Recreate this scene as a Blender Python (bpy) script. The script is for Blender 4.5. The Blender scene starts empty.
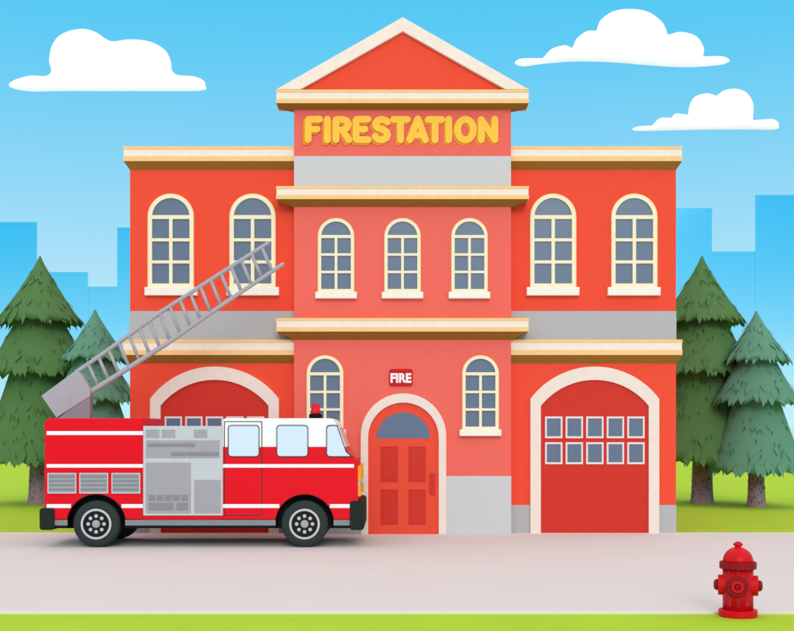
import bpy, math, random
from mathutils import Vector, geometry
S = bpy.context.scene
C = S.collection
R = math.radians
F = 1216.0            # focal length in photo pixels (794 wide)
HOR = 428.0           # horizon row
H = 105 * 32 / F      # eye height

# ------------------------------------------------------------------ camera
cam = bpy.data.cameras.new('camera')
cam.sensor_width = 36.0
cam.lens = F / 794 * 36
cam.shift_y = (HOR - 315.5) / 794
cam.clip_end = 6000
co = bpy.data.objects.new('camera', cam)
co.location = (0, 0, H)
co.rotation_euler = (R(90), 0, 0)
C.objects.link(co)
S.camera = co

# ------------------------------------------------------------------ exposure
S.render.engine = 'CYCLES'
S.view_settings.view_transform = 'Standard'
S.view_settings.look = 'None'
S.view_settings.exposure = 0.0
S.view_settings.gamma = 1.0
S.view_settings.use_curve_mapping = False
S.cycles.max_bounces = 6


def lin(c):
    v = c / 255.0
    return v / 12.92 if v <= 0.04045 else ((v + 0.055) / 1.055) ** 2.4


def rgb(c, k=1.0):
    return tuple(lin(x) * k for x in c) + (1.0,)


# ------------------------------------------------------------------ sun and sky
SUN_EL, SUN_AZ = 21.0, 5.0          # azimuth: a little right of straight behind the viewer
sl = bpy.data.lights.new('sun', 'SUN')
sl.energy = 1.2
sl.angle = R(24)
sl.color = (1.0, 0.97, 0.93)
so = bpy.data.objects.new('sun', sl)
so.rotation_euler = (R(90 - SUN_EL), 0, R(SUN_AZ))
C.objects.link(so)

W = bpy.data.worlds.new('World')
S.world = W
W.use_nodes = True
nt = W.node_tree
nt.nodes.clear()
wo = nt.nodes.new('ShaderNodeOutputWorld')
bg = nt.nodes.new('ShaderNodeBackground')
bg.inputs['Strength'].default_value = 0.1
sky = nt.nodes.new('ShaderNodeTexSky')
sky.sky_type = 'NISHITA'
sky.sun_disc = False
sky.sun_elevation = R(SUN_EL)
sky.sun_rotation = R(180 - SUN_AZ)
tc = nt.nodes.new('ShaderNodeTexCoord')
sep = nt.nodes.new('ShaderNodeSeparateXYZ')
nt.links.new(tc.outputs['Generated'], sep.inputs[0])


def ramp(stops):
    n = nt.nodes.new('ShaderNodeValToRGB')
    e = n.color_ramp.elements
    while len(e) > 1:
        e.remove(e[-1])
    e[0].position = stops[0][0]
    e[0].color = stops[0][1]
    for p, c in stops[1:]:
        x = e.new(p)
        x.color = c
    nt.links.new(sep.outputs['Z'], n.inputs[0])
    return n


WHITE = (1.12, 1.08, 1.03, 1.0)     # bright white added overhead, out of view, to neutralise the blue sky light
front = ramp([(0.0, rgb((222, 243, 253))), (0.06, rgb((202, 237, 253))), (0.129, rgb((172, 226, 250))),
              (0.184, rgb((148, 218, 248))), (0.223, rgb((131, 212, 247))), (0.29, rgb((99, 205, 246))),
              (0.335, rgb((80, 201, 245))), (0.42, rgb((80, 200, 245))), (0.55, WHITE), (1.0, WHITE)])
back = ramp([(0.0, rgb((230, 246, 253))), (0.035, rgb((205, 238, 253))), (0.08, rgb((132, 213, 248))),  # made-up sky behind the viewer, coloured for the fade reflected in the towers
             (0.125, rgb((78, 199, 245))), (0.168, rgb((34, 190, 243))), (0.19, rgb((8, 184, 241))), (0.24, rgb((40, 190, 243))),
             (0.36, WHITE), (1.0, WHITE)])
side = nt.nodes.new('ShaderNodeMapRange')
side.inputs['From Min'].default_value = -0.25
side.inputs['From Max'].default_value = 0.25
nt.links.new(sep.outputs['Y'], side.inputs['Value'])
mx = nt.nodes.new('ShaderNodeMixRGB')
nt.links.new(side.outputs[0], mx.inputs[0])
nt.links.new(back.outputs[0], mx.inputs[1])
nt.links.new(front.outputs[0], mx.inputs[2])
sc10 = nt.nodes.new('ShaderNodeVectorMath')
sc10.operation = 'SCALE'
sc10.inputs['Scale'].default_value = 10.0
nt.links.new(mx.outputs[0], sc10.inputs[0])
mx2 = nt.nodes.new('ShaderNodeMixRGB')
mx2.inputs[0].default_value = 0.03
nt.links.new(sc10.outputs[0], mx2.inputs[1])
nt.links.new(sky.outputs[0], mx2.inputs[2])
nt.links.new(mx2.outputs[0], bg.inputs['Color'])
nt.links.new(bg.outputs[0], wo.inputs[0])


# ------------------------------------------------------------------ materials
def material(name, col, rough=0.6, var=0.03, scale=6.0, bump=0.05, bscale=60.0, metal=0.0, spec=0.1, k=0.9, coat=0.0):
    m = bpy.data.materials.new(name)
    m.use_nodes = True
    n = m.node_tree
    p = n.nodes['Principled BSDF']
    p.inputs['Roughness'].default_value = rough
    p.inputs['Metallic'].default_value = metal
    p.inputs['Specular IOR Level'].default_value = spec
    p.inputs['Coat Weight'].default_value = coat
    t = n.nodes.new('ShaderNodeTexCoord')
    no = n.nodes.new('ShaderNodeTexNoise')
    no.inputs['Scale'].default_value = scale
    no.inputs['Detail'].default_value = 5
    n.links.new(t.outputs['Object'], no.inputs['Vector'])
    mr = n.nodes.new('ShaderNodeMapRange')
    mr.inputs['From Min'].default_value = 0.3
    mr.inputs['From Max'].default_value = 0.7
    mr.inputs['To Min'].default_value = 1 - var
    mr.inputs['To Max'].default_value = 1 + var
    n.links.new(no.outputs['Fac'], mr.inputs['Value'])
    vm = n.nodes.new('ShaderNodeVectorMath')
    vm.operation = 'SCALE'
    vm.inputs[0].default_value = rgb(col, k)[:3]
    n.links.new(mr.outputs[0], vm.inputs['Scale'])
    n.links.new(vm.outputs[0], p.inputs['Base Color'])
    if bump:
        nb = n.nodes.new('ShaderNodeTexNoise')
        nb.inputs['Scale'].default_value = bscale
        nb.inputs['Detail'].default_value = 3
        n.links.new(t.outputs['Object'], nb.inputs['Vector'])
        b = n.nodes.new('ShaderNodeBump')
        b.inputs['Strength'].default_value = bump
        b.inputs['Distance'].default_value = 0.02
        n.links.new(nb.outputs['Fac'], b.inputs['Height'])
        n.links.new(b.outputs[0], p.inputs['Normal'])
    return m


M = {}


def mk(name, *a, **kw):
    M[name] = material(name, *a, **kw)


mk('red_wall', (243, 82, 58), 0.8, var=0.015, bump=0.05, k=.93)
mk('pink_wall', (245, 111, 98), 0.8, var=0.015, bump=0.05)
mk('stone_mid', (186, 186, 187), 0.8, var=0.015, bump=0.05)
mk('stone_pale', (210, 210, 211), 0.8, var=0.015, bump=0.05)
mk('cream', (253, 236, 220), 0.7)
mk('tan', (252, 208, 142), 0.7)
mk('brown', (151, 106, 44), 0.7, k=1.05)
mk('surround', (247, 229, 217), 0.75, bump=0.08)
mk('garage_red', (214, 55, 42), 0.5)
mk('door_red', (241, 82, 58), 0.5)
mk('door_panel_red', (214, 57, 44), 0.5)
mk('window_glass', (103, 120, 144), 0.25, var=0.02, bump=0, spec=0.25)
mk('window_frame', (253, 241, 205), 0.6)
mk('sill', (252, 246, 234), 0.6)
mk('garage_frame', (243, 226, 224), 0.6)
mk('roofing', (150, 140, 135), 0.9)
mk('sign_yellow', (254, 196, 70), 0.5, bump=0, k=.97)
mk('sign_orange', (235, 152, 40), 0.5, bump=0)
mk('plaque_red', (206, 24, 38), 0.4, bump=0)
mk('white', (253, 253, 253), 0.5, bump=0)
mk('truck_red', (235, 14, 32), 0.35, var=0.015, scale=2, bump=0, spec=0.12)
mk('truck_white', (254, 254, 254), 0.4, var=0.01, bump=0)
mk('panel_pale', (203, 208, 210), 0.45, bump=0)
mk('panel_grey', (170, 169, 174), 0.5, bump=0)
mk('panel_dark', (146, 142, 150), 0.5, bump=0)
mk('rail_grey', (139, 144, 149), 0.4, bump=0)
mk('black', (14, 16, 17), 0.5, bump=0)
mk('bumper', (34, 42, 40), 0.6)
mk('tyre', (50, 60, 57), 0.8, var=0.015, bump=0.05)
mk('rim_silver', (205, 205, 207), 0.35, bump=0)
mk('rim_dark', (26, 32, 31), 0.5, bump=0)
mk('cap_grey', (176, 168, 174), 0.4, bump=0)
mk('cab_glass', (218, 239, 253), 0.12, var=0.0, bump=0, spec=0.5)
mk('seal', (62, 58, 64), 0.6, bump=0)
mk('amber', (252, 176, 40), 0.3, bump=0)
mk('beacon_red', (226, 34, 48), 0.25, bump=0)
mk('ladder', (168, 167, 174), 0.45, bump=0, k=1.0)
mk('ladder_dark', (147, 142, 153), 0.5, bump=0)
mk('lawn', (178, 211, 59), 0.95, k=.93, var=0.04, scale=0.8, bump=0.25, bscale=30, spec=0.05)
mk('pavement', (226, 216, 215), 0.9, var=0.012, scale=0.7, bump=0.1, bscale=90, spec=0.1, k=.93)
mk('bounce_ground', (222, 222, 220), 0.95, scale=0.05, bump=0)
mk('unseen_paving', (196, 194, 192), 0.9, bump=0.1)
mk('kerb', (238, 230, 226), 0.85, bump=0.1)
mk('needles_green', (80, 117, 69), 0.85, k=1.06, var=0.04, scale=2.5, bump=0.2, bscale=20, spec=0.1)
mk('needles_green_dark', (58, 84, 50), 0.85, spec=0.1)
mk('needles_teal', (81, 125, 105), 0.85, k=1.36, var=0.04, scale=2.5, bump=0.2, bscale=20, spec=0.1)
mk('needles_teal_dark', (54, 86, 76), 0.85, k=1.2, spec=0.1)
mk('bark', (158, 132, 146), 0.9, bump=0.3, bscale=25)
mk('bark_dark', (112, 82, 96), 0.9)
mk('hydrant_red', (220, 14, 28), 0.4, bump=0, spec=0.15)
mk('hydrant_mid', (190, 28, 44), 0.45, bump=0)
mk('hydrant_dark', (152, 24, 34), 0.45, bump=0)
mk('cloud', (255, 255, 255), 1.0, var=0.0, bump=0, spec=0.0, k=1.0)
mk('curtain_wall', (212, 249, 254), 0.06, var=0.0, bump=0, metal=1.0, k=1.0)


# ------------------------------------------------------------------ mesh helpers
def X(px, d):
    return (px - 397.0) * d / F


def Z(py, d):
    return H - (py - HOR) * d / F


def PY(z, d):
    return HOR - (z - H) * F / d


def arc(cx, cy, r, a0, a1, n=24, ry=None):
    ry = r if ry is None else ry
    return [(cx + r * math.cos(R(a0 + (a1 - a0) * i / n)), cy - ry * math.sin(R(a0 + (a1 - a0) * i / n))) for i in range(n + 1)]


def rect(x0, y0, x1, y1):
    return [(x0, y0), (x1, y0), (x1, y1), (x0, y1)]


def rrect(x0, y0, x1, y1, r, n=6):
    return (arc(x1 - r, y0 + r, r, 0, 90, n) + arc(x0 + r, y0 + r, r, 90, 180, n) +
            arc(x0 + r, y1 - r, r, 180, 270, n) + arc(x1 - r, y1 - r, r, 270, 360, n))


class MB:
    def __init__(s):
        s.v, s.f, s.mi, s.sm = [], [], [], []

    def add(s, vs, fs, mi=0, smooth=False):
        o = len(s.v)
        s.v += [tuple(v) for v in vs]
        for f in fs:
            s.f.append([i + o for i in f])
            s.mi.append(mi)
            s.sm.append(smooth)

    def slab(s, outer, d, t, mi=0, holes=(), bevel=0.0, da=None):
        """photo outline traced at depth d (or da), front face at depth d, thickness t away from the viewer"""
        da = d if da is None else da
        cu = bpy.data.curves.new('tmp', 'CURVE')
        cu.dimensions = '2D'
        cu.fill_mode = 'BOTH'
        cu.extrude = max(t / 2 - bevel, 0.0005)
        cu.bevel_depth = bevel
        cu.offset = -bevel
        cu.bevel_resolution = 1
        for ol in [outer] + list(holes):
            pts = []
            for q in ol:
                w = (X(q[0], da), Z(q[1], da))
                if not pts or (abs(w[0] - pts[-1][0]) + abs(w[1] - pts[-1][1])) > 1e-4:
                    pts.append(w)
            if abs(pts[0][0] - pts[-1][0]) + abs(pts[0][1] - pts[-1][1]) < 1e-4:
                pts.pop()
            sp = cu.splines.new('POLY')
            sp.points.add(len(pts) - 1)
            for p, w in zip(sp.points, pts):
                p.co = (w[0], w[1], 0, 1)
            sp.use_cyclic_u = True
        ob = bpy.data.objects.new('tmp', cu)
        me = bpy.data.meshes.new_from_object(ob)
        yc = d + t / 2
        s.add([(v.co.x, yc - v.co.z, v.co.y) for v in me.vertices], [list(p.vertices) for p in me.polygons], mi)
        bpy.data.objects.remove(ob)
        bpy.data.curves.remove(cu)
        bpy.data.meshes.remove(me)
        return s

    def box(s, x0, x1, y0, y1, z0, z1, mi=0):
        s.hexa([(x0, y0, z0), (x1, y0, z0), (x1, y1, z0), (x0, y1, z0), (x0, y0, z1), (x1, y0, z1), (x1, y1, z1), (x0, y1, z1)], mi)
        return s

    def hexa(s, vs, mi=0):
        s.add(vs, [(3, 2, 1, 0), (4, 5, 6, 7), (0, 1, 5, 4), (1, 2, 6, 5), (2, 3, 7, 6), (3, 0, 4, 7)], mi)
        return s

    def lathe(s, prof, c, axis='z', mi=0, n=32, sx=1.0, smooth=True):
        """prof: (radius, offset along axis); closed at the ends"""
        c = Vector(c)
        vs, fs = [], []
        for r, h in prof:
            for k in range(n):
                a = 2 * math.pi * k / n
                u, w = r * math.cos(a), r * math.sin(a)
                if axis == 'z':
                    vs.append(c + Vector((u, w, h)))
                elif axis == 'y':
                    vs.append(c + Vector((u, h, w)))
                else:
                    vs.append(c + Vector((h, u, w)))
        m = len(prof)
        for i in range(m - 1):
            for k in range(n):
                k2 = (k + 1) % n
                f = (i * n + k, i * n + k2, (i + 1) * n + k2, (i + 1) * n + k)
                fs.append(f)
        s.add(vs, fs, mi, smooth)
        s.add(vs[:n], [list(range(n))], mi)
        s.add(vs[-n:], [list(range(n))], mi)
        return s

    def tube(s, a, b, r, mi=0, n=12, r2=None, ys=1.0, ball=False):
        a, b = Vector(a), Vector(b)
        r2 = r if r2 is None else r2
        t = (b - a).normalized()
        u = t.cross(Vector((0, 1, 0)))
        if u.length < 1e-3:
            u = t.cross(Vector((1, 0, 0)))
        u.normalize()
        w = t.cross(u)
        vs = []
        for p, q in ((a, r), (b, r2)):
            for k in range(n):
                g = 2 * math.pi * k / n
                o = u * math.cos(g) * q + w * math.sin(g) * q
                vs.append(p + Vector((o.x, o.y * ys, o.z)))
        s.add(vs, [(k, (k + 1) % n, n + (k + 1) % n, n + k) for k in range(n)], mi, True)
        if not ball:
            s.add(vs[:n], [list(range(n))], mi)
            s.add(vs[n:], [list(range(n))], mi)
        return s

    def ball(s, c, r, mi=0, n=12, ys=1.0, zs=1.0):
        vs, fs = [], []
        m = n // 2
        for i in range(m + 1):
            t = math.pi * i / m
            for k in range(n):
                g = 2 * math.pi * k / n
                vs.append((c[0] + r * math.sin(t) * math.cos(g), c[1] + ys * r * math.sin(t) * math.sin(g), c[2] + zs * r * math.cos(t)))
        for i in range(m):
            for k in range(n):
                fs.append((i * n + k, (i + 1) * n + k, (i + 1) * n + (k + 1) % n, i * n + (k + 1) % n))
        s.add(vs, fs, mi, True)
        return s

    def build(s, name, mats, parent=None, fix=True):
        root = parent
        while root is not None and root.parent is not None:
            root = root.parent
        o3 = Vector(root['_o']) if root is not None else Vector((0, 0, 0))
        me = bpy.data.meshes.new(name)
        me.from_pydata([tuple(Vector(v) - o3) for v in s.v], [], s.f)
        for m in ([mats] if isinstance(mats, str) else mats):
            me.materials.append(M[m])
        me.polygons.foreach_set('material_index', s.mi)
        me.polygons.foreach_set('use_smooth', s.sm)
        me.update()
        if fix:
            import bmesh
            bm = bmesh.new()
            bm.from_mesh(me)
            bmesh.ops.remove_doubles(bm, verts=bm.verts, dist=1e-5)
            bmesh.ops.recalc_face_normals(bm, faces=bm.faces)
            bm.to_mesh(me)
            bm.free()
        o = bpy.data.objects.new(name, me)
        C.objects.link(o)
        o.parent = parent
        return o


ROOTS = []


def thing(name, label, cat, loc, group=None):
    o = bpy.data.objects.new(name, None)
    o.empty_display_size = 0.3
    C.objects.link(o)
    o.location = loc
    o['_o'] = list(loc)
    o['label'] = label
    o['category'] = cat
    if group:
        o['group'] = group
    ROOTS.append(o)
    return o


def tag(o, label, cat, group=None):
    o['label'] = label
    o['category'] = cat
    if group:
        o['group'] = group
    return o


def setting(o):
    o['kind'] = 'structure'
    return o


# ------------------------------------------------------------------ the ground
YF = 32.0                       # building line and far edge of the pavement
YN = 105 * 32 / (613 - HOR)     # near edge
mb = MB()
mb.add([(-4000, -200, -0.08), (4000, -200, -0.08), (4000, 5000, -0.08), (-4000, 5000, -0.08)], [(0, 1, 2, 3)])
setting(mb.build('ground', 'bounce_ground'))  # pale sheet added to throw neutral light up onto the clouds
mb = MB()
mb.box(-200, 200, 14.6, 330, -0.06, -0.02)
setting(mb.build('lawn', 'lawn'))
mb = MB()
mb.box(-200, 200, -8, 14.4, -0.075, -0.05)
setting(mb.build('unseen_paving', 'unseen_paving'))  # unseen neutral paving, added so less green bounces onto the walls
mb = MB()
mb.box(-90, 90, YN + 0.16, YF - 0.22, -0.3, 0.0)
setting(mb.build('pavement', 'pavement'))
mb = MB()
mb.box(-90, 90, YN, YN + 0.158, -0.3, 0.012)
mb.box(-90, 90, YF - 0.218, YF + 0.1, -0.3, 0.004)
setting(mb.build('kerb', 'kerb'))

# ------------------------------------------------------------------ the fire station
WD, CD, BACK = 32.0, 31.7, 43.0      # wing front, centre front, back of the building
st = thing('fire_station', 'red fire station with grey stone bands, a raised gabled middle and arched doors', 'fire station', (X(402.5, 32), 32, 0))


def wall(name, x0, x1, y0, d, mat):
    b = MB()
    b.box(X(x0, d), X(x1, d), d, BACK, -0.1, Z(y0, d))
    return b.build(name, mat, st)


wall('wing_wall', 130, 300, 161, WD, 'red_wall')
wall('wing_wall', 505, 676, 161, WD, 'red_wall')
wall('central_wall', 294, 511, 100, CD, 'pink_wall')


def band(name, x0, x1, y0, y1, d, mat, proud=0.015):
    b = MB()
    dd = d - proud
    b.slab(rect(x0, y0, x1, y1 if y1 else PY(-0.05, dd)), dd, proud + 0.05)
    return b.build(name, mat, st)


band('stone_band', 129.6, 296, 311, 340, WD, 'stone_mid')
band('stone_band', 509, 676.4, 311, 340, WD, 'stone_mid')
band('stone_band', 294, 511, 156, 187, CD, 'stone_pale', 0.01)
for x0, x1 in ((129.6, 150.5), (277.5, 296)):
    band('plinth', x0, x1, 505, None, WD, 'stone_mid')
for x0, x1 in ((509, 530.5), (659, 676.4)):
    band('plinth', x0, x1, 505, None, WD, 'stone_mid')
band('plinth', 293.8, 361, 476, None, CD, 'stone_pale')
band('plinth', 446, 511.2, 476, None, CD, 'stone_pale')


def cornice(xf0, xf1, xw0, xw1, ya, yb, yc, d, over, top=True):
    """banded front from ya to yb over the cove that narrows to the wall at yc"""
    df = d - over
    h = yb - ya
    b = MB()
    for (u, v, mi, rec) in ((0, .2, 1, 0.0), (.2, .68, 0, 0.012), (.68, 1, 1, 0.0)):
        x0, x1 = X(xf0, df) + rec, X(xf1, df) - rec
        b.box(x0, x1, df + rec, d + 0.5, Z(ya + h * v, df), Z(ya + h * u, df), mi)
    o = b.build('cornice', ['cream', 'tan'], st, fix=True)
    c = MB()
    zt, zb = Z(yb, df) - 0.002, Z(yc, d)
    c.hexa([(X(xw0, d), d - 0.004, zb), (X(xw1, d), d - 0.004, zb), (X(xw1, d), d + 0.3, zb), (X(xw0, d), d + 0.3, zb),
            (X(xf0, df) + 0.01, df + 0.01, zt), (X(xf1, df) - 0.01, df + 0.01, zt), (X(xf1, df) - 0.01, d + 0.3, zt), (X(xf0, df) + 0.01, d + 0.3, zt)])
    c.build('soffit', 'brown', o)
    return o


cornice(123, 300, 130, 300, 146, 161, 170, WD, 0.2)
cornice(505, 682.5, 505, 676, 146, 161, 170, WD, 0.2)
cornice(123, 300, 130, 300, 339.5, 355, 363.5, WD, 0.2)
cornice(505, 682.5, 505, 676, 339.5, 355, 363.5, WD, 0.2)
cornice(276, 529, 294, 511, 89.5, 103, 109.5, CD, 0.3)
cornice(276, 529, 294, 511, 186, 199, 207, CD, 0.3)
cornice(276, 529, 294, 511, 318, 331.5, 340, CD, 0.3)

# pediment, raking cornice and roofs
d = CD - 0.25
b = MB()
b.slab([(302, 89.5), (402.7, 30), (504, 89.5)], d + 0.12, 0.4)
pd = b.build('pediment', 'red_wall', st)
b = MB()
b.slab([(276.3, 89.2), (402.7, 17), (528.7, 89.2), (505.6, 89.2), (402.7, 31), (300.4, 89.2)], d, 0.5, bevel=0.008)
b.build('raking_cornice', 'cream', pd)
b = MB()
for s_ in (-1, 1):
    xa, xb = X(402.7, d), X(402.7 + s_ * 107.5, d)
    za, zb = Z(18.5, d), Z(79.8, d)
    b.hexa([(xb, d + 0.5, zb - .08), (xa, d + 0.5, za - .08), (xa, BACK, za - .08), (xb, BACK, zb - .08),
            (xb, d + 0.5, zb), (xa, d + 0.5, za), (xa, BACK, za), (xb, BACK, zb)])
b.box(X(296, CD), X(509, CD), CD + 0.6, BACK, Z(100, CD), Z(84, CD))
b.build('gable_roof', 'roofing', st)
for x0, x1 in ((124, 294), (511, 682)):
    b = MB()
    b.box(X(x0, WD), X(x1, WD), WD + 0.51, BACK + .1, Z(160, WD), Z(148, WD))
    b.build('flat_roof', 'roofing', st)


def window(cx, yt, k, d):
    """arched sash with six panes under a fanlight, and a sill"""
    q = lambda x, y: (cx + x * k, yt + y * k)
    Q = lambda pts: [q(*p) for p in pts]
    r = 22.7
    df = d - 0.07
    outer = arc(0, r, r, 0, 180, 28) + [(-r, 93.5), (r, 93.5)]
    a = math.degrees(math.asin((r - 21) / 18.7))
    fan = arc(0, r, 18.7, a, 180 - a, 22)
    holes = [fan]
    for y0, y1 in ((25, 44.2), (47.4, 66.3), (69.5, 89.4)):
        for s_ in (-1, 1):
            x0, x1 = (1.75, 18.7) if s_ > 0 else (-18.7, -1.75)
            holes.append(rect(x0, y0, x1, y1))
    g = MB()
    g.slab(Q(arc(0, r, r - 1.2, 0, 180, 28) + [(-r + 1.2, 92.5), (r - 1.2, 92.5)]), d - 0.022, 0.05)
    w = g.build('window', 'window_glass', st)
    f = MB()
    f.slab(Q(outer), df, 0.065, 0, [Q(h) for h in holes], bevel=0.008)
    rim = arc(0, r, r + 0.55, 0, 180, 28) + [(-r - .55, 93.6), (r + .55, 93.6)]
    f.slab(Q(rim), df + 0.025, 0.05, 1, [Q(arc(0, r, r - 0.6, 0, 180, 28) + [(-r + .6, 92.8), (r - .6, 92.8)])])
    f.build('frame', ['window_frame', 'tan'], w)
    sl_ = MB()
    sl_.slab(Q(rect(-26.3, 93, 26.3, 101.2)), d - 0.16, 0.17, bevel=0.012)
    sl_.build('sill', 'sill', w)
    return w


for cx in (170.7, 252.5, 553.2, 634.4):
    window(cx, 194, 1.0, WD)
for cx in (336.0, 402.5, 469.5):
    window(cx, 218.3, 0.79, CD)
for cx in (325.0, 480.5):
    window(cx, 355.6, 0.795, CD)


def seg_arch(cx, half, ys, rise, ybot, n=30):
    rr = (half * half + rise * rise) / (2 * rise)
    a = math.degrees(math.asin(half / rr))
    return arc(cx, ys - rise + rr, rr, 90 - a, 90 + a, n) + [(cx - half, ybot), (cx + half, ybot)]


def portal(outer_pts, inner_pts, yb):
    return outer_pts[:-2] + [(outer_pts[-2][0], yb), (inner_pts[-2][0], yb)] + inner_pts[:-2][::-1] + [(inner_pts[-1][0], yb), (outer_pts[-1][0], yb)]


def garage_surround(cx):
    yb = PY(-0.04, WD - .1)
    s_ = MB()
    s_.slab(portal(seg_arch(cx, 64.5, 399, 32.5, yb), seg_arch(cx, 54, 406, 26, yb), yb), WD - 0.1, 0.12, bevel=0.008)
    s_.build('door_surround', 'surround', st)


def garage_door(cx):
    yb = PY(-0.04, WD)
    g = MB()
    g.slab(seg_arch(cx, 55, 406, 26.5, yb), WD - 0.035, 0.06)
    o = g.build('garage_door', 'garage_red', st)
    for c in range(5):
        for r_ in range(2):
            x = cx + (c - 2) * 20.55
            y0, y1 = ((416.5, 438.3), (442.3, 464.3))[r_]
            p = MB()
            p.slab(rect(x - 8.7, y0, x + 8.7, y1), WD - 0.06, 0.035, 0, [rect(x - 6.9, y0 + 2, x + 6.9, y1 - 2)], bevel=0.004)
            p.slab(rect(x - 7.4, y0 + 1.4, x + 7.4, y1 - 1.4), WD - 0.045, 0.02, 1)
            p.build('window_light', ['garage_frame', 'window_glass'], o)


for cx in (214.4, 594.9):
    garage_surround(cx)
    garage_door(cx)

# entrance
yb = PY(-0.04, CD - .1)
b = MB()
oa = arc(403.4, 436.2, 42.8, 0, 180, 36) + [(360.6, yb), (446.2, yb)]
ia = arc(403.4, 438, 35.3, 0, 180, 36) + [(368.1, yb), (438.7, yb)]
b.slab(portal(oa, ia, yb), CD - 0.1, 0.12, bevel=0.008)
b.build('door_surround', 'surround', st)
b = MB()
b.slab(arc(403.4, 438, 36, 0, 180, 36) + [(367.4, yb), (439.4, yb)], CD - 0.04, 0.06, 0,
       [rect(380.4, 446.7, 397.8, 482.5), rect(408.3, 446.7, 425.7, 482.5), rect(380.4, 489.8, 397.8, 525), rect(408.3, 489.8, 425.7, 525)])
dr = b.build('entrance_door', 'door_red', st)
for x0 in (380.4, 408.3):
    for y0, y1 in ((446.7, 482.5), (489.8, 525)):
        b = MB()
        b.slab(rect(x0 - .5, y0 - .5, x0 + 17.9, y1 + .5), CD - 0.026, 0.02)
        b.slab(rect(x0 + 2.5, y0 + 2.5, x0 + 14.9, y1 - 2.5), CD - 0.034, 0.02, bevel=0.005)
        b.build('door_panel', 'door_panel_red', dr)
b = MB()
b.slab(arc(403.3, 438.4, 26.7, 0, 180, 30, ry=26), CD - 0.046, 0.02)
b.build('fanlight', 'window_glass', dr)
b = MB()
b.slab(rrect(430, 473.6, 435, 494.5, 0.8), CD - 0.09, 0.03, bevel=0.008)
b.slab(rect(431.4, 476, 433.6, 478), CD - 0.07, 0.05)
b.slab(rect(431.4, 490, 433.6, 492), CD - 0.07, 0.05)
b.build('door_handle', 'door_panel_red', dr)

# ------------------------------------------------------------------ the station sign
sg = thing('station_sign', 'yellow rounded letters reading FIRESTATION high on the wall under the gable', 'sign', (X(400.5, CD), CD, Z(141, CD)))
A = lambda pts: [(298 + x / 7.635, 108 + y / 7.635) for x, y in pts]
B = lambda pts: [(400 + x / 7.635, 108 + y / 7.635) for x, y in pts]
strokes = [A([(77, 240), (77, 92), (84, 86), (165, 85)]), A([(77, 160), (145, 160)]), A([(224, 85), (224, 242)]),
           A([(290, 240), (290, 92), (296, 87), (342, 86), (372, 98), (386, 125), (374, 152), (342, 166), (292, 166)]), A([(338, 168), (388, 242)]),
           A([(535, 85), (450, 86), (443, 93), (443, 234), (450, 241), (535, 242)]), A([(443, 160), (510, 160)]),
           A([(683, 105), (665, 92), (640, 86), (610, 92), (593, 112), (594, 134), (612, 152), (650, 164), (676, 182), (684, 205), (674, 228), (645, 242), (612, 238), (589, 216)]),
           [(393.8, 119.3), (407.4, 119.3)], [(400.6, 119.3), (400.6, 139.7)],
           B([(75, 242), (137, 82), (195, 242)]), B([(100, 205), (172, 205)]),
           B([(217, 87), (320, 87)]), B([(268, 87), (268, 242)]), B([(372, 85), (372, 242)]),
           B([(500 + 61 * math.cos(R(a)), 164 - 79 * math.sin(R(a))) for a in range(0, 361, 20)]),
           B([(621, 242), (621, 88), (724, 240), (724, 85)])]


def lettering(name, mat, dx, dy, d, r, t, par):
    """rounded strokes cut from thick board; every piece sits a hair behind the last"""
    b = MB()
    k = 0
    for sk in strokes:
        pts = [(x + dx, y + dy) for x, y in sk]
        for i in range(len(pts) - 1):
            (xa, ya), (xb, yb_) = pts[i], pts[i + 1]
            ln = math.hypot(xb - xa, yb_ - ya)
            nx, ny = -(yb_ - ya) / ln * r, (xb - xa) / ln * r
            b.slab([(xa + nx, ya + ny), (xb + nx, yb_ + ny), (xb - nx, yb_ - ny), (xa - nx, ya - ny)], d + k * 0.0002, t)
            k += 1
        for p in pts:
            b.slab(arc(p[0], p[1], r, 0, 345, 23), d + k * 0.0002, t)
            k += 1
    return b.build(name, mat, par, fix=True)


lettering('lettering', 'sign_yellow', 0, 0, CD - 0.06, 3.4, 0.024, sg)
lettering('letter_backing', 'sign_orange', -2.0, 2.2, CD - 0.035, 3.4, 0.03, sg)

# the small FIRE plaque over the door
pq = thing('fire_plaque', 'small red plaque reading FIRE in white above the entrance arch', 'sign', (X(401, CD), CD, Z(386, CD)))
b = MB()
b.slab(rrect(389.3, 369, 412.7, 386, 2.6), CD - 0.05, 0.052, bevel=0.012)
b.build('board', 'plaque_red', pq)


def text_mesh(txt, px0, px1, py0, py1, d, t, off=0.0):
    cu = bpy.data.curves.new('tmp', 'FONT')
    cu.body = txt
    cu.offset = off
    cu.extrude = 0.01
    ob = bpy.data.objects.new('tmp', cu)
    me = bpy.data.meshes.new_from_object(ob)
    xs = [v.co.x for v in me.vertices]
    ys = [v.co.y for v in me.vertices]
    x0, x1, y0, y1 = min(xs), max(xs), min(ys), max(ys)
    b = MB()
    wx0, wx1, wz0, wz1 = X(px0, d), X(px1, d), Z(py1, d), Z(py0, d)
    b.add([(wx0 + (v.co.x - x0) / (x1 - x0) * (wx1 - wx0), d + t / 2 - v.co.z / 0.01 * t / 2, wz0 + (v.co.y - y0) / (y1 - y0) * (wz1 - wz0)) for v in me.vertices],
          [list(p.vertices) for p in me.polygons])
    bpy.data.objects.remove(ob)
    bpy.data.meshes.remove(me)
    bpy.data.curves.remove(cu)
    return b


text_mesh('FIRE', 390.6, 411.4, 373.2, 382.8, CD - 0.062, 0.02, 0.04).build('lettering', 'white', pq, fix=False)

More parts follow.
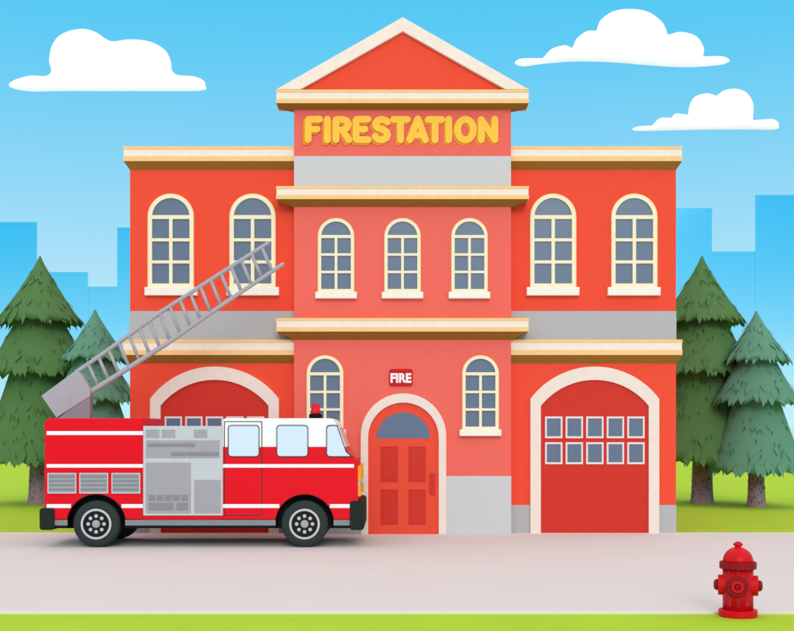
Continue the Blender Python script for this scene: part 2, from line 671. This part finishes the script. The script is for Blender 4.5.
# ------------------------------------------------------------------ the fire engine
TD = 28.12                # near side of the engine
TW = 2.4                  # its width
fe = thing('fire_engine', 'red and white fire engine with a raised grey ladder parked before the left garage', 'fire engine', (X(200, TD), TD + TW / 2, 0))
WR, WY = 23.4, 524.0
AR = 29.6
WX = (96.2, 304.6)
BD = TD + 0.03


def arch_cut(cx, y):
    """points of the wheel arch from right to left at row y"""
    a = math.degrees(math.asin((WY - y) / AR))
    return arc(cx, WY, AR, a, 180 - a, 30)


def part(name, mats, parent=None):
    return lambda b: b.build(name, mats, parent or fe)


b = MB()
b.slab([(44.3, 519.5), (44.3, 424)] + arc(49.8, 423.7, 5.5, 180, 90, 6)[1:] + [(143.2, 418.2), (143.2, 519.5)] + arch_cut(WX[0], 519.5), BD, TW, bevel=0.02)
body = b.build('body', 'truck_red', fe)
b = MB()
b.slab(rect(143.3, 426, 222.4, 519.5), BD + 0.004, TW - 0.01)
pump_body = b.build('pump_body', 'truck_red', fe)
b = MB()
b.slab([(222.6, 447.1), (345.6, 447.1), (347.3, 451.6), (353.6, 456.6), (356.6, 460), (357.8, 465), (358, 503), (351, 504), (351, 519.5)] + arch_cut(WX[1], 519.5) + [(222.6, 519.5)], BD, TW, bevel=0.012)
cab = b.build('cab', 'truck_red', fe)
b = MB()
b.slab([(222.6, 447), (222.6, 421.5), (223.6, 419), (226, 418.3), (329.5, 418.3), (333.5, 419.6), (336.8, 424.5), (345.6, 447)], BD, TW, bevel=0.012)
cabroof = b.build('cab_roof', 'truck_white', fe)
# stripes on the near side, one part each
SD = BD - 0.008
for y0, y1 in ((431.2, 435), (464.2, 467.7)):
    b = MB()
    b.slab(rect(46.6, y0, 143, y1), SD, 0.02)
    b.build('stripe', 'white', body)
y0, y1 = 504.2, 508


def stripe_low(x0, x1, par):
    b = MB()
    b.slab(rect(x0, y0, x1, y1), SD, 0.02)
    b.build('stripe', 'white', par)


ww = math.sqrt(AR * AR - (WY - y1) ** 2) + 0.4
stripe_low(46.6, WX[0] - ww, body)
stripe_low(WX[0] + ww, 143, body)
stripe_low(222.8, WX[1] - ww, cab)
stripe_low(WX[1] + ww, 350, cab)
b = MB()
b.slab(rect(222.8, 464.2, 354, 467.7), SD, 0.02)
b.build('stripe', 'white', cab)
# louvred vents
for x0 in (47.4, 79.2, 111.4):
    b = MB()
    x1 = x0 + 28.8
    b.slab(rect(x0, 473, x1, 493.6), BD - 0.03, 0.05, 0, [rect(x0 + 1.2, 474.2, x1 - 1.2, 492.4)], bevel=0.003)
    b.slab(rect(x0 + .9, 473.9, x1 - .9, 492.7), BD - 0.012, 0.03, 1)
    for k in range(4):
        yy = 475.6 + k * 4.3
        b.slab(rect(x0 + 1.3, yy, x1 - 1.3, yy + 2.1), BD - 0.02, 0.02, 2)
    b.build('vent', ['panel_pale', 'panel_grey', 'rail_grey'], body)
# pump panel
PD = BD - 0.03
b = MB()
b.slab(rect(143.2, 426, 222.8, 515.6), PD, 0.05, bevel=0.004)
pp = b.build('pump_panel', 'panel_pale', fe)
PX = lambda x: 140 + x / 6.01
PYY = lambda y: 415 + y / 6.01
for nm, mt, x0, x1, ya, yb_, up in [
        ('gauge_plate', 'panel_grey', 35, 115, 88, 136, 1), ('gauge_plate', 'panel_grey', 131, 211, 88, 136, 1), ('gauge_plate', 'panel_grey', 323, 403, 88, 136, 1),
        ('hose_tray', 'panel_grey', 35, 478, 153, 258, 1), ('tray_bar', 'panel_dark', 45, 328, 172, 190, 2), ('tray_bar', 'panel_dark', 188, 472, 224, 244, 2),
        ('locker_door', 'panel_grey', 35, 305, 286, 590, 1), ('locker_door', 'panel_grey', 326, 484, 390, 590, 1),
        ('valve_plate', 'panel_dark', 52, 90, 481, 515, 2), ('valve_plate', 'panel_dark', 101, 139, 481, 515, 2), ('valve_plate', 'panel_dark', 150, 188, 481, 515, 2),
        ('valve_plate', 'panel_dark', 199, 237, 481, 515, 2), ('valve_plate', 'panel_dark', 248, 287, 481, 515, 2),
        ('name_plate', 'panel_dark', 52, 200, 529, 571, 2), ('name_plate', 'panel_dark', 219, 287, 529, 571, 2)]:
    b = MB()
    b.slab(rect(PX(x0), PYY(ya), PX(x1), PYY(yb_)), PD - 0.012 * up, 0.02, bevel=0.003)
    b.build(nm, mt, pp)
# chassis and rails
b = MB()
b.slab([(52, 519.7), (66.8, 519.7), (66.8, 528.3), (52, 528.3)], BD + 0.03, TW - 0.06)
b.slab([(125.6, 519.7), (275.1, 519.7), (275.1, 528.3), (125.6, 528.3)], BD + 0.03, TW - 0.06)
b.slab([(334, 519.7), (352, 519.7), (352, 528.3), (334, 528.3)], BD + 0.03, TW - 0.06)
b.box(X(60, TD), X(345, TD), TD + 0.8, TD + 1.6, Z(527, TD), Z(505, TD))
b.build('chassis', 'black', fe)
for x0, x1 in ((53, 67.3), (125.2, 275.6), (333.6, 350.5)):
    b = MB()
    b.slab(rect(x0, 520, x1, 525.6), BD + 0.005, 0.05, bevel=0.004)
    b.build('side_rail', 'rail_grey', fe)
for cx in WX:
    b = MB()                # a hollow wheel well: back wall and curved mudguard
    b.slab(arc(cx, WY, AR + 1.0, -8, 188, 36), BD + 0.42, 0.03)
    b.slab(arc(cx, WY, AR + 1.0, -8, 188, 36) + arc(cx, WY, AR - 0.6, 188, -8, 36), BD + 0.02, 0.42)
    b.build('wheel_arch', 'black', fe)
# bumpers
b = MB()
b.slab(rrect(39.3, 508.2, 54, 530.2, 3), TD - 0.02, TW + 0.06, bevel=0.02)
b.build('rear_bumper', 'bumper', fe)
b = MB()
b.slab(rrect(349.8, 501, 364, 530.2, 3), TD - 0.02, TW + 0.06, bevel=0.02)
b.build('front_bumper', 'bumper', fe)


def wheel(cx, near):
    rad = WR * TD / F
    c = (X(cx, TD), TD if near else TD + TW, Z(WY, TD))
    c = (c[0], c[1], rad)
    sgn = 1 if near else -1
    t = MB()
    t.lathe([(rad * .62, sgn * .0), (rad * .66, sgn * -.005), (rad * .9, sgn * -0.01), (rad * .97, sgn * .02), (rad, sgn * .06), (rad, sgn * .26), (rad * .95, sgn * .3), (rad * .6, sgn * .3)], c, 'y', 0, 56)
    w = t.build('wheel', 'tyre', fe)
    r_ = MB()
    ro, ri = 15.3 * TD / F, 13.2 * TD / F
    r_.lathe([(ri, sgn * .02), (ri, sgn * -.02), (ro, sgn * -.02), (ro, sgn * .02)], c, 'y', 0, 48, smooth=False)
    r_.lathe([(ri + .004, sgn * 0.03), (ri + .004, sgn * -0.006), (0.02, sgn * -0.0065)], c, 'y', 1, 40, smooth=False)
    r_.build('rim', ['rim_silver', 'rim_dark'], w, fix=True)
    for k in range(8):
        a = 2 * math.pi * k / 8
        n_ = MB()
        rr = 7.9 * TD / F
        cc = (c[0] + rr * math.cos(a), c[1], c[2] + rr * math.sin(a))
        n_.lathe([(1.9 * TD / F, sgn * .01), (1.9 * TD / F, sgn * -.012), (1.2 * TD / F, sgn * -.026)], cc, 'y', 0, 12)
        n_.build('lug_nut', 'rim_silver', w)
    h = MB()
    h.lathe([(4.1 * TD / F, sgn * .01), (4.1 * TD / F, sgn * -.02), (2.8 * TD / F, sgn * -.045)], c, 'y', 0, 20)
    h.build('hub_cap', 'cap_grey', w)


for cx in WX:
    wheel(cx, True)
for cx in WX:
    wheel(cx, False)

# cab doors and glass
def ring(pts_o, pts_i, d, t, mt, nm, par):
    b = MB()
    b.slab(pts_o, d, t, 0, [pts_i])
    return b.build(nm, mt, par)


# crew door, split where the paint changes
b = MB()
b.slab(rrect(224, 421.2, 262.3, 515.8, 1.2), BD - 0.006, 0.02, 0, [rrect(224.9, 422.1, 261.4, 514.9, 0.9)])
b.slab(rect(224.8, 467.9, 261.5, 504), BD - 0.005, 0.02, 1)
b.slab(rect(224.8, 447.2, 261.5, 464), BD - 0.005, 0.02, 1)
b.slab(rect(224.8, 508.2, 261.5, 515), BD - 0.005, 0.02, 1)
b.slab(rect(224.8, 422, 261.5, 447), BD - 0.005, 0.02, 2)
cd = b.build('crew_door', ['seal', 'truck_red', 'truck_white'], fe)


def cab_window(outline, inner, name, par):
    b = MB()
    b.slab(outline, BD - 0.02, 0.03, 1, [inner])
    b.slab(inner, BD - 0.012, 0.02, 0)
    return b.build(name, ['cab_glass', 'seal'], par)


cab_window(rrect(227.8, 425, 259.4, 457, 3.6), rrect(228.6, 425.8, 258.6, 456.2, 3), 'crew_door_window', cd)
cab_window(rrect(276.4, 425, 308.2, 457, 3.6), rrect(277.2, 425.8, 307.4, 456.2, 3), 'side_window', cab)
fo = arc(329.6, 428.4, 3.4, 90, 180, 5) + arc(329.6, 453.6, 3.4, 180, 270, 5) + [(353.2, 457), (352.6, 456), (346.6, 451.6), (337.4, 425)]
fi = arc(330, 429, 3.0, 90, 180, 5) + arc(330, 453.2, 3.0, 180, 270, 5) + [(350.8, 456.2), (345.9, 452.1), (336.8, 426)]
cab_window(fo, fi, 'front_side_window', cab)
# windscreen on the raked front, headlights, indicators
b = MB()
x0, x1 = X(338.2, TD), X(345.0, TD)
z0, z1 = Z(446, TD), Z(427.5, TD)
b.hexa([(x1 - .02, TD + .18, z0), (x1 + .012, TD + .18, z0), (x1 + .012, TD + TW - .1, z0), (x1 - .02, TD + TW - .1, z0),
        (x0 - .02, TD + .18, z1), (x0 + .012, TD + .18, z1), (x0 + .012, TD + TW - .1, z1), (x0 - .02, TD + TW - .1, z1)])
b.build('windscreen', 'cab_glass', fe)
for ya in (TD + 0.06, TD + TW - 0.36):
    b = MB()
    xx = X(357.5, TD)
    b.box(xx - .02, xx + .075, ya, ya + .3, Z(481.5, TD), Z(466, TD), 0)
    b.box(xx - .02, xx + .075, ya, ya + .3, Z(496.5, TD), Z(487, TD), 0)
    b.box(xx - .02, xx + .055, ya + .02, ya + .28, Z(486.8, TD), Z(481.7, TD), 1)
    b.build('front_light', ['amber', 'rim_silver'], fe)
# beacon
b = MB()
bd = TD + 0.5
cx = X(315.6, bd)
b.lathe([(6.6 * bd / F, Z(417.8, bd) - .02), (6.6 * bd / F, Z(414.5, bd)), (4.2 * bd / F, Z(413.6, bd))], (cx, bd, 0), 'z', 0, 24, smooth=False)
bo = b.build('beacon_base', 'black', fe)
b = MB()
b.lathe([(5.2 * bd / F, Z(413.9, bd)), (4.9 * bd / F, Z(411, bd)), (3.7 * bd / F, Z(404.4, bd)), (2.8 * bd / F, Z(403.5, bd))], (cx, bd, 0), 'z', 0, 24)
b.build('beacon_lens', 'beacon_red', bo)
# ladder: turntable, base box, rails and rungs
LD = TD + TW / 2
b = MB()
b.slab([(57, 419), (90, 394), (90, 419)], LD - 0.14, 0.28, bevel=0.01)
b.slab(rect(52, 418.6, 96, 420), LD - 0.7, 1.4)
b.build('ladder_turntable', 'ladder_dark', fe)
b = MB()
b.slab([(41.2, 395.8), (76, 370.2), (80.2, 373), (90.2, 389.2), (90, 396.3), (56.3, 417.8)], LD - 0.16, 0.32, bevel=0.012)
lad = b.build('ladder_base', 'ladder', fe)
up = [(76, 372.7), (104, 353), (131.6, 333.2), (160, 312.6), (214, 277.6), (268, 243)]
lo = [(86, 395), (126, 369.6), (165, 344.8), (224, 303.6), (282.5, 264.4)]


def on(poly, x):
    for (xa, ya), (xb, yb_) in zip(poly, poly[1:]):
        if xa <= x <= xb:
            return ya + (yb_ - ya) * (x - xa) / (xb - xa)
    return poly[-1][1]


W3 = lambda x, y, d: (X(x, d), d, Z(y, d))
for poly, ra, rb in ((up, 2.3, 2.0), (lo, 2.9, 2.0)):
    b = MB()
    n_ = len(poly) - 1
    for i in range(n_):
        b.tube(W3(*poly[i], LD), W3(*poly[i + 1], LD), (ra + (rb - ra) * i / n_) * LD / F, 0, 14, (ra + (rb - ra) * (i + 1) / n_) * LD / F, ball=True)
        b.ball(W3(*poly[i + 1], LD), (ra + (rb - ra) * (i + 1) / n_) * LD / F, 0, 14)
    b.build('ladder_rail', 'ladder', lad)
for k in range(18):
    x = 88.2 + 10.2 * k
    b = MB()
    b.tube(W3(x, on(up, x), LD), W3(x + 10.5, on(lo, x + 10.5), LD), 1.75 * LD / F, 0, 10)
    b.build('ladder_rung', 'ladder', lad)


# ------------------------------------------------------------------ the fire hydrant
HD = 17.98
hs = HD / F
hx = X(738, HD)
hz = lambda y: (PY(0, HD) - y) * hs if False else (616.6 - y) * hs - 0.02
hy = thing('fire_hydrant', 'red fire hydrant with dark red caps at the grass edge of the pavement', 'fire hydrant', (hx, HD, -0.02))
ctr = (hx, HD, 0)
b = MB()
b.lathe([(14.9 * hs, hz(610)), (14.9 * hs, hz(568))], ctr, 'z', 0, 40)
for sx_ in (-1, 1):
    b.lathe([(10.2 * hs, sx_ * 10 * hs), (10.2 * hs, sx_ * 19.0 * hs), (9.6 * hs, sx_ * 19.4 * hs)], (hx, HD, hz(585.6)), 'x', 0, 28, smooth=False)
barrel = b.build('barrel', 'hydrant_red', hy)
b = MB()
b.lathe([(19.0 * hs, hz(616.6)), (19.0 * hs, hz(610.4)), (18.4 * hs, hz(609.8))], ctr, 'z', 0, 40, smooth=False)
b.build('base', 'hydrant_red', hy)
b = MB()
b.lathe([(17.5 * hs, hz(569)), (18.1 * hs, hz(568.4)), (18.1 * hs, hz(562.6)), (17.5 * hs, hz(562))], ctr, 'z', 0, 40, smooth=False)
b.build('flange', 'hydrant_dark', hy)
b = MB()
prof = [(14.9 * hs * math.cos(R(a)), hz(561.9 - 14.6 * math.sin(R(a)))) for a in range(0, 79, 6)]
b.lathe(prof + [(3.0 * hs, hz(547)), (3.4 * hs, hz(546.4)), (4.7 * hs, hz(545.6)), (4.7 * hs, hz(544.0)), (2.6 * hs, hz(542.8))], ctr, 'z', 0, 40)
bn = b.build('bonnet', 'hydrant_red', hy)
b = MB()
b.lathe([(2.7 * hs, hz(543.0)), (2.7 * hs, hz(542.4)), (1.2 * hs, hz(542.0))], ctr, 'z', 0, 6, smooth=False)
b.build('top_nut', 'hydrant_dark', bn)
for sx_ in (-1, 1):
    b = MB()
    b.lathe([(5.6 * hs, sx_ * 19.2 * hs), (5.6 * hs, sx_ * 21.0 * hs), (4.6 * hs, sx_ * 22.8 * hs), (3.0 * hs, sx_ * 23.6 * hs)], (hx, HD, hz(585.6)), 'x', 0, 20)
    b.build('side_cap', 'hydrant_dark', barrel)
for a in (-38, 0, 38):
    b = MB()
    rr = 13.0 * hs
    px_, py_ = hx + rr * math.sin(R(a)), HD - rr * math.cos(R(a))
    b.tube((px_, py_, hz(569.2)), (px_, py_, hz(604)), 3.3 * hs, 0, 16)
    b.ball((px_, py_, hz(604)), 3.3 * hs, 0, 16)
    b.build('barrel_rib', 'hydrant_mid', barrel)
b = MB()
oc = (hx - .6 * hs, HD - 10 * hs, hz(585))
b.lathe([(10.4 * hs, 0), (10.4 * hs, -8 * hs), (9.6 * hs, -8.8 * hs), (1 * hs, -8.8 * hs)], oc, 'y', 0, 32, smooth=False)
oc_ = b.build('front_outlet', 'hydrant_dark', barrel)
b = MB()
b.lathe([(3.2 * hs, -8.6 * hs), (3.2 * hs, -11.2 * hs), (5.9 * hs, -11.2 * hs), (6.1 * hs, -10.8 * hs), (6.1 * hs, -8.6 * hs)], oc, 'y', 0, 28, smooth=False)
b.build('outlet_ring', 'hydrant_red', oc_)
b = MB()
b.lathe([(2.6 * hs, -8.6 * hs), (2.6 * hs, -10.4 * hs), (1.8 * hs, -10.8 * hs)], oc, 'y', 0, 6, smooth=False)
b.build('outlet_nut', 'hydrant_dark', oc_)


hy.rotation_euler = (0, 0, -math.atan2(hx, HD) * 0.95)   # outlet turned towards the viewer


# ------------------------------------------------------------------ trees
def conifer(label, cx, apex, tiers, d, trunk, mats, seed, group=None):
    """tiers: (row of start, start radius, row of skirt, skirt radius) in photo pixels at depth d"""
    rnd = random.Random(seed)
    s_ = d / F
    x0 = X(cx, d)
    base = Z(PY(0, d), d)
    t = thing('pine_tree', label, 'tree', (x0, d, -0.02), group)
    # trunk
    b = MB()
    tr0, tr1, ytop = trunk
    zt = Z(ytop, d)
    prof = []
    n = 22
    vs, fs = [], []
    rows = 8
    for i in range(rows + 1):
        z = -0.06 + (zt + 1.5 + 0.06) * i / rows
        rr = (tr0 + (tr1 - tr0) * i / rows) * s_
        for k in range(n):
            a = 2 * math.pi * k / n
            q = rr * (1 + 0.05 * math.sin(5 * a + seed) + (0.1 * max(0, 1 - i) if i == 0 else 0))
            vs.append((x0 + q * math.cos(a), d + q * math.sin(a), z))
    for i in range(rows):
        for k in range(n):
            fs.append((i * n + k, i * n + (k + 1) % n, (i + 1) * n + (k + 1) % n, (i + 1) * n + k))
    b.add(vs, fs, 0, True)
    # bark scales
    for _ in range(150):
        a = rnd.uniform(0, 2 * math.pi)
        z = rnd.uniform(0.02, zt + 0.3)
        f_ = z / (zt + 1.5)
        rr = (tr0 + (tr1 - tr0) * f_) * s_ * 1.05
        ln, wd = rnd.uniform(.06, .13), rnd.uniform(.012, .022)
        lean = rnd.uniform(-.4, .4)
        pts = []
        for (u, w_) in ((-wd, 0), (wd, 0.2 * ln), (wd * .6 + lean * .04, ln), (-wd * .3 + lean * .04, ln * .9)):
            aa = a + u / rr
            pts.append((x0 + (rr + .006) * math.cos(aa), d + (rr + .006) * math.sin(aa), z + w_))
        b.add(pts, [(0, 1, 2, 3)], 1)
    b.build('trunk', ['bark', 'bark_dark'], t, fix=False)

    def skirt(bm, ya, ra, yb_, rb, mi, teeth, depth, cx_=x0, cy_=d, a0=0.0, a1=360.0, pw=1.15, close=True):
        na = teeth * 2
        rows = 9
        full = a1 - a0 > 359
        cols = na if full else na + 1
        ph = rnd.uniform(0, 6)
        lob = [1 + 0.03 * math.sin(3 * (2 * math.pi * k / na) + ph) for k in range(cols)]
        jit = [rnd.uniform(-.3, .3) for _ in range(cols)]
        tooth = []
        for k in range(cols):
            tooth.append(depth * rnd.uniform(.15, 1.0) if k % 2 == 0 else -depth * rnd.uniform(.1, .45))
        vs, fs = [], []
        for i in range(rows + 1):
            f_ = i / rows
            for k in range(cols):
                a = R(a0 + (a1 - a0) * (k + jit[k]) / na)
                r = (ra + (rb - ra) * f_ ** pw) * (1 + (lob[k] - 1) * f_)
                y = ya + (yb_ - ya) * f_
                e = max(0.0, (f_ - 0.72) / 0.28)
                y += tooth[k] * e
                r += tooth[k] * 0.35 * e * (rb / 45)
                vs.append((cx_ + r * s_ * math.cos(a), cy_ + r * s_ * math.sin(a), Z(y, d)))
        for i in range(rows):
            for k in range(na):
                k2 = (k + 1) % cols if full else k + 1
                fs.append((i * cols + k, i * cols + k2, (i + 1) * cols + k2, (i + 1) * cols + k))
        if close:   # underside runs back up to the stem
            o = len(vs)
            for k in range(cols):
                a = R(a0 + (a1 - a0) * k / na)
                r = rb * 0.45
                vs.append((cx_ + r * s_ * math.cos(a), cy_ + r * s_ * math.sin(a), Z(yb_ - (yb_ - ya) * .22, d)))
            for k in range(na):
                k2 = (k + 1) % cols if full else k + 1
                fs.append((rows * cols + k, rows * cols + k2, o + k2, o + k))
        bm.add(vs, fs, mi, True)

    cr = MB()
    for (ya, ra, yb_, rb) in tiers:
        teeth = max(15, int(rb * 0.5))
        skirt(cr, ya, ra, yb_, rb, 0, teeth, 5.0)
        # pointed boughs laid over the skirt: a ragged fringe, and some flicking out higher up
        hp = yb_ - ya

        def bough(a, f0, ln, wd, out):
            """one pointed bough from height fraction f0, ln rows long"""
            def q(da, y, r):
                return (x0 + r * s_ * math.cos(a + da), d + r * s_ * math.sin(a + da), Z(y, d))
            r_at = lambda f_: (ra + (rb - ra) * min(f_, 1.0) ** 1.15) + max(0, f_ - 1) * hp * .5
            y0 = ya + hp * f0
            f1, f2 = f0 + ln * .5 / hp, f0 + ln / hp
            rm = r_at(f1)
            dw = wd / max(rm, 8)
            p = [q(0, y0, r_at(f0) - .5), q(-dw, y0 + ln * .45, rm + out * .25), q(dw, y0 + ln * .45, rm + out * .25),
                 q(0, y0 + ln * .5, rm + out * .25 + .9), q(rnd.uniform(-.5, .5) * dw, y0 + ln, r_at(f2) + out)]
            cr.add(p, [(0, 1, 3), (0, 3, 2), (1, 4, 3), (3, 4, 2)], 0, True)

        for _ in range(int(rb * 1.9)):
            ln = rnd.uniform(9, 17)
            bough(rnd.uniform(0, 2 * math.pi), 1 - (ln - rnd.uniform(0, 6)) / hp, ln, rnd.uniform(2.2, 3.8), rnd.uniform(0, 1.2))
        for fz, num in ((.83, 14), (.5, 6)):
            for k in range(num):
                ln = rnd.uniform(8, 13)
                f_ = fz + rnd.uniform(-.05, .05) - ln / hp
                if f_ > .05:
                    bough(2 * math.pi * (k + rnd.random()) / num, f_, ln, rnd.uniform(2.2, 3.4), rnd.uniform(1.0, 2.6))

    def surf(ti, a, f_, lift=0.02):
        ya, ra, yb_, rb = tiers[ti]
        r = (ra + (rb - ra) * f_ ** 1.15) * 1.03
        y = ya + (yb_ - ya) * f_
        return Vector((x0 + (r * s_ + lift) * math.cos(a), d + (r * s_ + lift) * math.sin(a), Z(y, d)))

    # separate needle sprays and broken rows of them, a shade darker than the boughs
    for ti, (ya, ra, yb_, rb) in enumerate(tiers):
        hpx = yb_ - ya
        cnt = int(hpx * (ra + rb) / 2 * 0.03)
        for _ in range(cnt):
            a = rnd.uniform(0, 2 * math.pi)
            f_ = rnd.uniform(.1, .8) ** .8
            ln = rnd.uniform(3.5, 7.0) / hpx
            rr = max(6, ra + (rb - ra) * f_) * s_
            da = rnd.uniform(-.09, .09) / rr
            wd = 0.02 / rr
            p0, p1 = surf(ti, a - wd, f_), surf(ti, a + wd, f_)
            p2 = surf(ti, a + da, min(.97, f_ + ln))
            cr.add([p0, p1, p2], [(0, 1, 2)], 1)
        for _ in range(int(cnt * .10)):
            a = rnd.uniform(0, 2 * math.pi)
            f_ = rnd.uniform(.25, .78)
            rr = max(8, ra + (rb - ra) * f_) * s_
            m_ = rnd.randint(2, 3)
            pr = None
            for q in range(m_ * 2):
                aa = a + q * 0.085 / rr
                ff = f_ + ((6.0 if q % 2 else 0) + rnd.uniform(-1.5, 1.5) + q * .5) / hpx
                cur = (aa, ff)
                if pr:
                    w_ = 1.0 / hpx
                    cr.add([surf(ti, pr[0], pr[1]), surf(ti, cur[0], cur[1]), surf(ti, cur[0], cur[1] + w_), surf(ti, pr[0], pr[1] + w_)], [(0, 1, 2, 3)], 1)
                pr = cur
    cr.build('crown', mats, t, fix=False)
    return t


green = [(256, 0.6, 323, 42), (312, 20, 374, 52), (364, 27, 461, 60)]
teal = [(311, 0.6, 361, 33), (352, 15, 402, 42), (393, 21, 471, 47)]
D1, D2 = 44.8, 43.0
GM = ['needles_green', 'needles_green_dark']
TM = ['needles_teal', 'needles_teal_dark']
shift = lambda ts, dy: [(a + dy, b_, c + dy, e) for a, b_, c, e in ts]
conifer('tall yellow green pine tree behind the rear of the fire engine', 40, 256, green, D1, (11, 8, 466), GM, 3, group='pine trees beside the station')
conifer('shorter blue green pine tree seen through the lower rungs of the engine ladder', 95, 309, shift(teal, -1.5), D2, (8.8, 6, 475), TM, 5, group='pine trees beside the station')
conifer('tall yellow green pine tree close to the wall past the right garage', 702, 257, green, D1, (11, 8, 466), GM, 8, group='pine trees beside the station')
conifer('shorter blue green pine tree standing between the fire hydrant and the tall pine', 756.3, 311, teal, D2, (8.8, 6, 475), TM, 11, group='pine trees beside the station')


# ------------------------------------------------------------------ the skyline
SKD = 900.0


def tower(label, x0, x1, yt, d=SKD, dep=24, plant=None):
    xc = X((x0 + x1) / 2, d)
    t = thing('tower_block', label, 'tower block', (xc, d, 0), 'distant blue glass towers')
    xa, xb, zt = X(x0, d), X(x1, d), Z(yt, d)
    b = MB()
    def block(e, z0, z1):                   # plan narrows towards the back
        i = dep * .36
        p = [(xa - e, d - e), (xb + e, d - e), (xb - i + e, d + dep + e), (xa + i - e, d + dep + e)]
        b.hexa([q + (z0,) for q in p] + [q + (z1,) for q in p])
    block(0, -0.5, zt - 2.0)
    b.build('curtain_wall', 'curtain_wall', t)
    b = MB()
    block(.12, zt - 1.98, zt)
    b.build('parapet', 'curtain_wall', t)
    return t


tower('wide blue glass tower at the far left, behind the tall pine', -45, 37, 222)
tower('lower flat topped blue block just right of the tall left pine top', 30, 88, 272, SKD + 1)
tower('lowest blue block, just above the shorter left pine', 80, 120, 286.5, SKD + 2)
tower('narrow blue tower touching the left edge of the station', 117.2, 160, 227.5, SKD + 1.2)
tower('blue glass tower touching the right edge of the station wall', 640, 712, 208)
tower('low blue block between two taller towers above the right pines', 705, 760, 251.5, SKD + 1)
tower('tallest blue glass tower at the far right above the shorter pine', 755.2, 850, 195, SKD + 0.3)


# ------------------------------------------------------------------ clouds
def smooth_loop(pts, n=8):
    out = []
    m = len(pts)
    for i in range(m):
        p0, p1, p2, p3 = (Vector(pts[(i + j) % m]) for j in (-1, 0, 1, 2))
        for k in range(n):
            t = k / n
            out.append(0.5 * ((2 * p1) + (p2 - p0) * t + (2 * p0 - 5 * p1 + 4 * p2 - p3) * t * t + (3 * p1 - p0 - 3 * p2 + p3) * t ** 3))
    return out


def cloud(pts, ox, oy, sc, d, label, thick):
    loop = smooth_loop([(ox + x / sc, oy + y / sc) for x, y in pts])
    w = [Vector((X(p.x, d), Z(p.y, d))) for p in loop]
    nb_ = len(w)
    xs, zs = [p.x for p in w], [p.y for p in w]
    step = (max(xs) - min(xs)) / 60

    def dist(q):
        best = 1e9
        for i in range(nb_):
            a, c_ = w[i], w[(i + 1) % nb_]
            ab = c_ - a
            u = max(0.0, min(1.0, (q - a).dot(ab) / max(ab.length_squared, 1e-9)))
            best = min(best, (q - a - ab * u).length)
        return best

    def inside(q):
        r_ = False
        for i in range(nb_):
            a, c_ = w[i], w[(i + 1) % nb_]
            if (a.y > q.y) != (c_.y > q.y) and q.x < (c_.x - a.x) * (q.y - a.y) / (c_.y - a.y) + a.x:
                r_ = not r_
        return r_

    pts_in = []
    x = min(xs)
    row = 0
    while x < max(xs):
        z = min(zs) + (step / 2 if row % 2 else 0)
        while z < max(zs):
            q = Vector((x, z))
            if inside(q) and dist(q) > step * .35:
                pts_in.append(q)
            z += step
        x += step * .87
        row += 1
    allp = w + pts_in
    vv, _, ff, _, _, _ = geometry.delaunay_2d_cdt(allp, [], [list(range(nb_))], 1, 1e-4)
    dd = [dist(p) for p in vv]
    mxd = max(dd)
    hgt = [thick * math.sqrt(max(0.0, 1 - (1 - min(1, q / mxd)) ** 2)) for q in dd]
    b = MB()
    n = len(vv)
    vs = [(p.x, d - h_, p.y) for p, h_ in zip(vv, hgt)] + [(p.x, d + h_ * .8 + 0.001, p.y) for p, h_ in zip(vv, hgt)]
    b.add(vs, [list(f) for f in ff] + [[i + n for i in reversed(f)] for f in ff], 0, True)
    o = b.build('cloud', 'cloud', None, fix=True)
    tag(o, label, 'cloud', 'white clouds over the station')


cloud([(27, 260), (45, 244), (92, 231), (138, 232), (156, 217), (150, 182), (160, 136), (190, 103), (246, 88), (290, 97), (322, 118), (346, 126), (400, 120), (460, 128), (505, 154),
       (522, 190), (525, 214), (543, 229), (590, 233), (619, 244), (627, 260), (608, 277), (400, 278), (200, 278), (100, 279), (48, 272)], 0, 0, 3.054, 700,
      'white cloud with two rounded humps and flat ends, left of the gable', 3.5)
cloud([(40, 170), (58, 158), (113, 157), (117, 155), (140, 132), (175, 122), (193, 129), (196, 128), (208, 103), (235, 84), (259, 83), (261, 81), (272, 54), (305, 31), (350, 24), (400, 32), (438, 60), (453, 92), (457, 93), (490, 86),
       (530, 98), (550, 128), (549, 150), (553, 152), (600, 152), (620, 163), (600, 174), (540, 180), (480, 181), (400, 176), (300, 168), (200, 166), (120, 172), (62, 179)], 500, 0, 2.70, 760,
      'largest white cloud, with one tall middle hump, at the top right', 4.0)
cloud([(358, 347), (376, 341), (408, 339), (414, 335), (432, 319), (458, 318), (462, 319), (474, 307), (504, 309), (508, 306), (512, 283), (528, 260), (560, 252), (583, 258), (588, 256), (608, 243), (640, 240), (668, 252), (684, 282),
       (683, 320), (687, 324), (738, 322), (753, 337), (740, 350), (650, 349), (500, 351), (420, 353), (368, 353)], 500, 0, 2.70, 680,
      'smallest white cloud, low at the right above the skyline', 3.0)

for o in ROOTS:
    del o['_o']
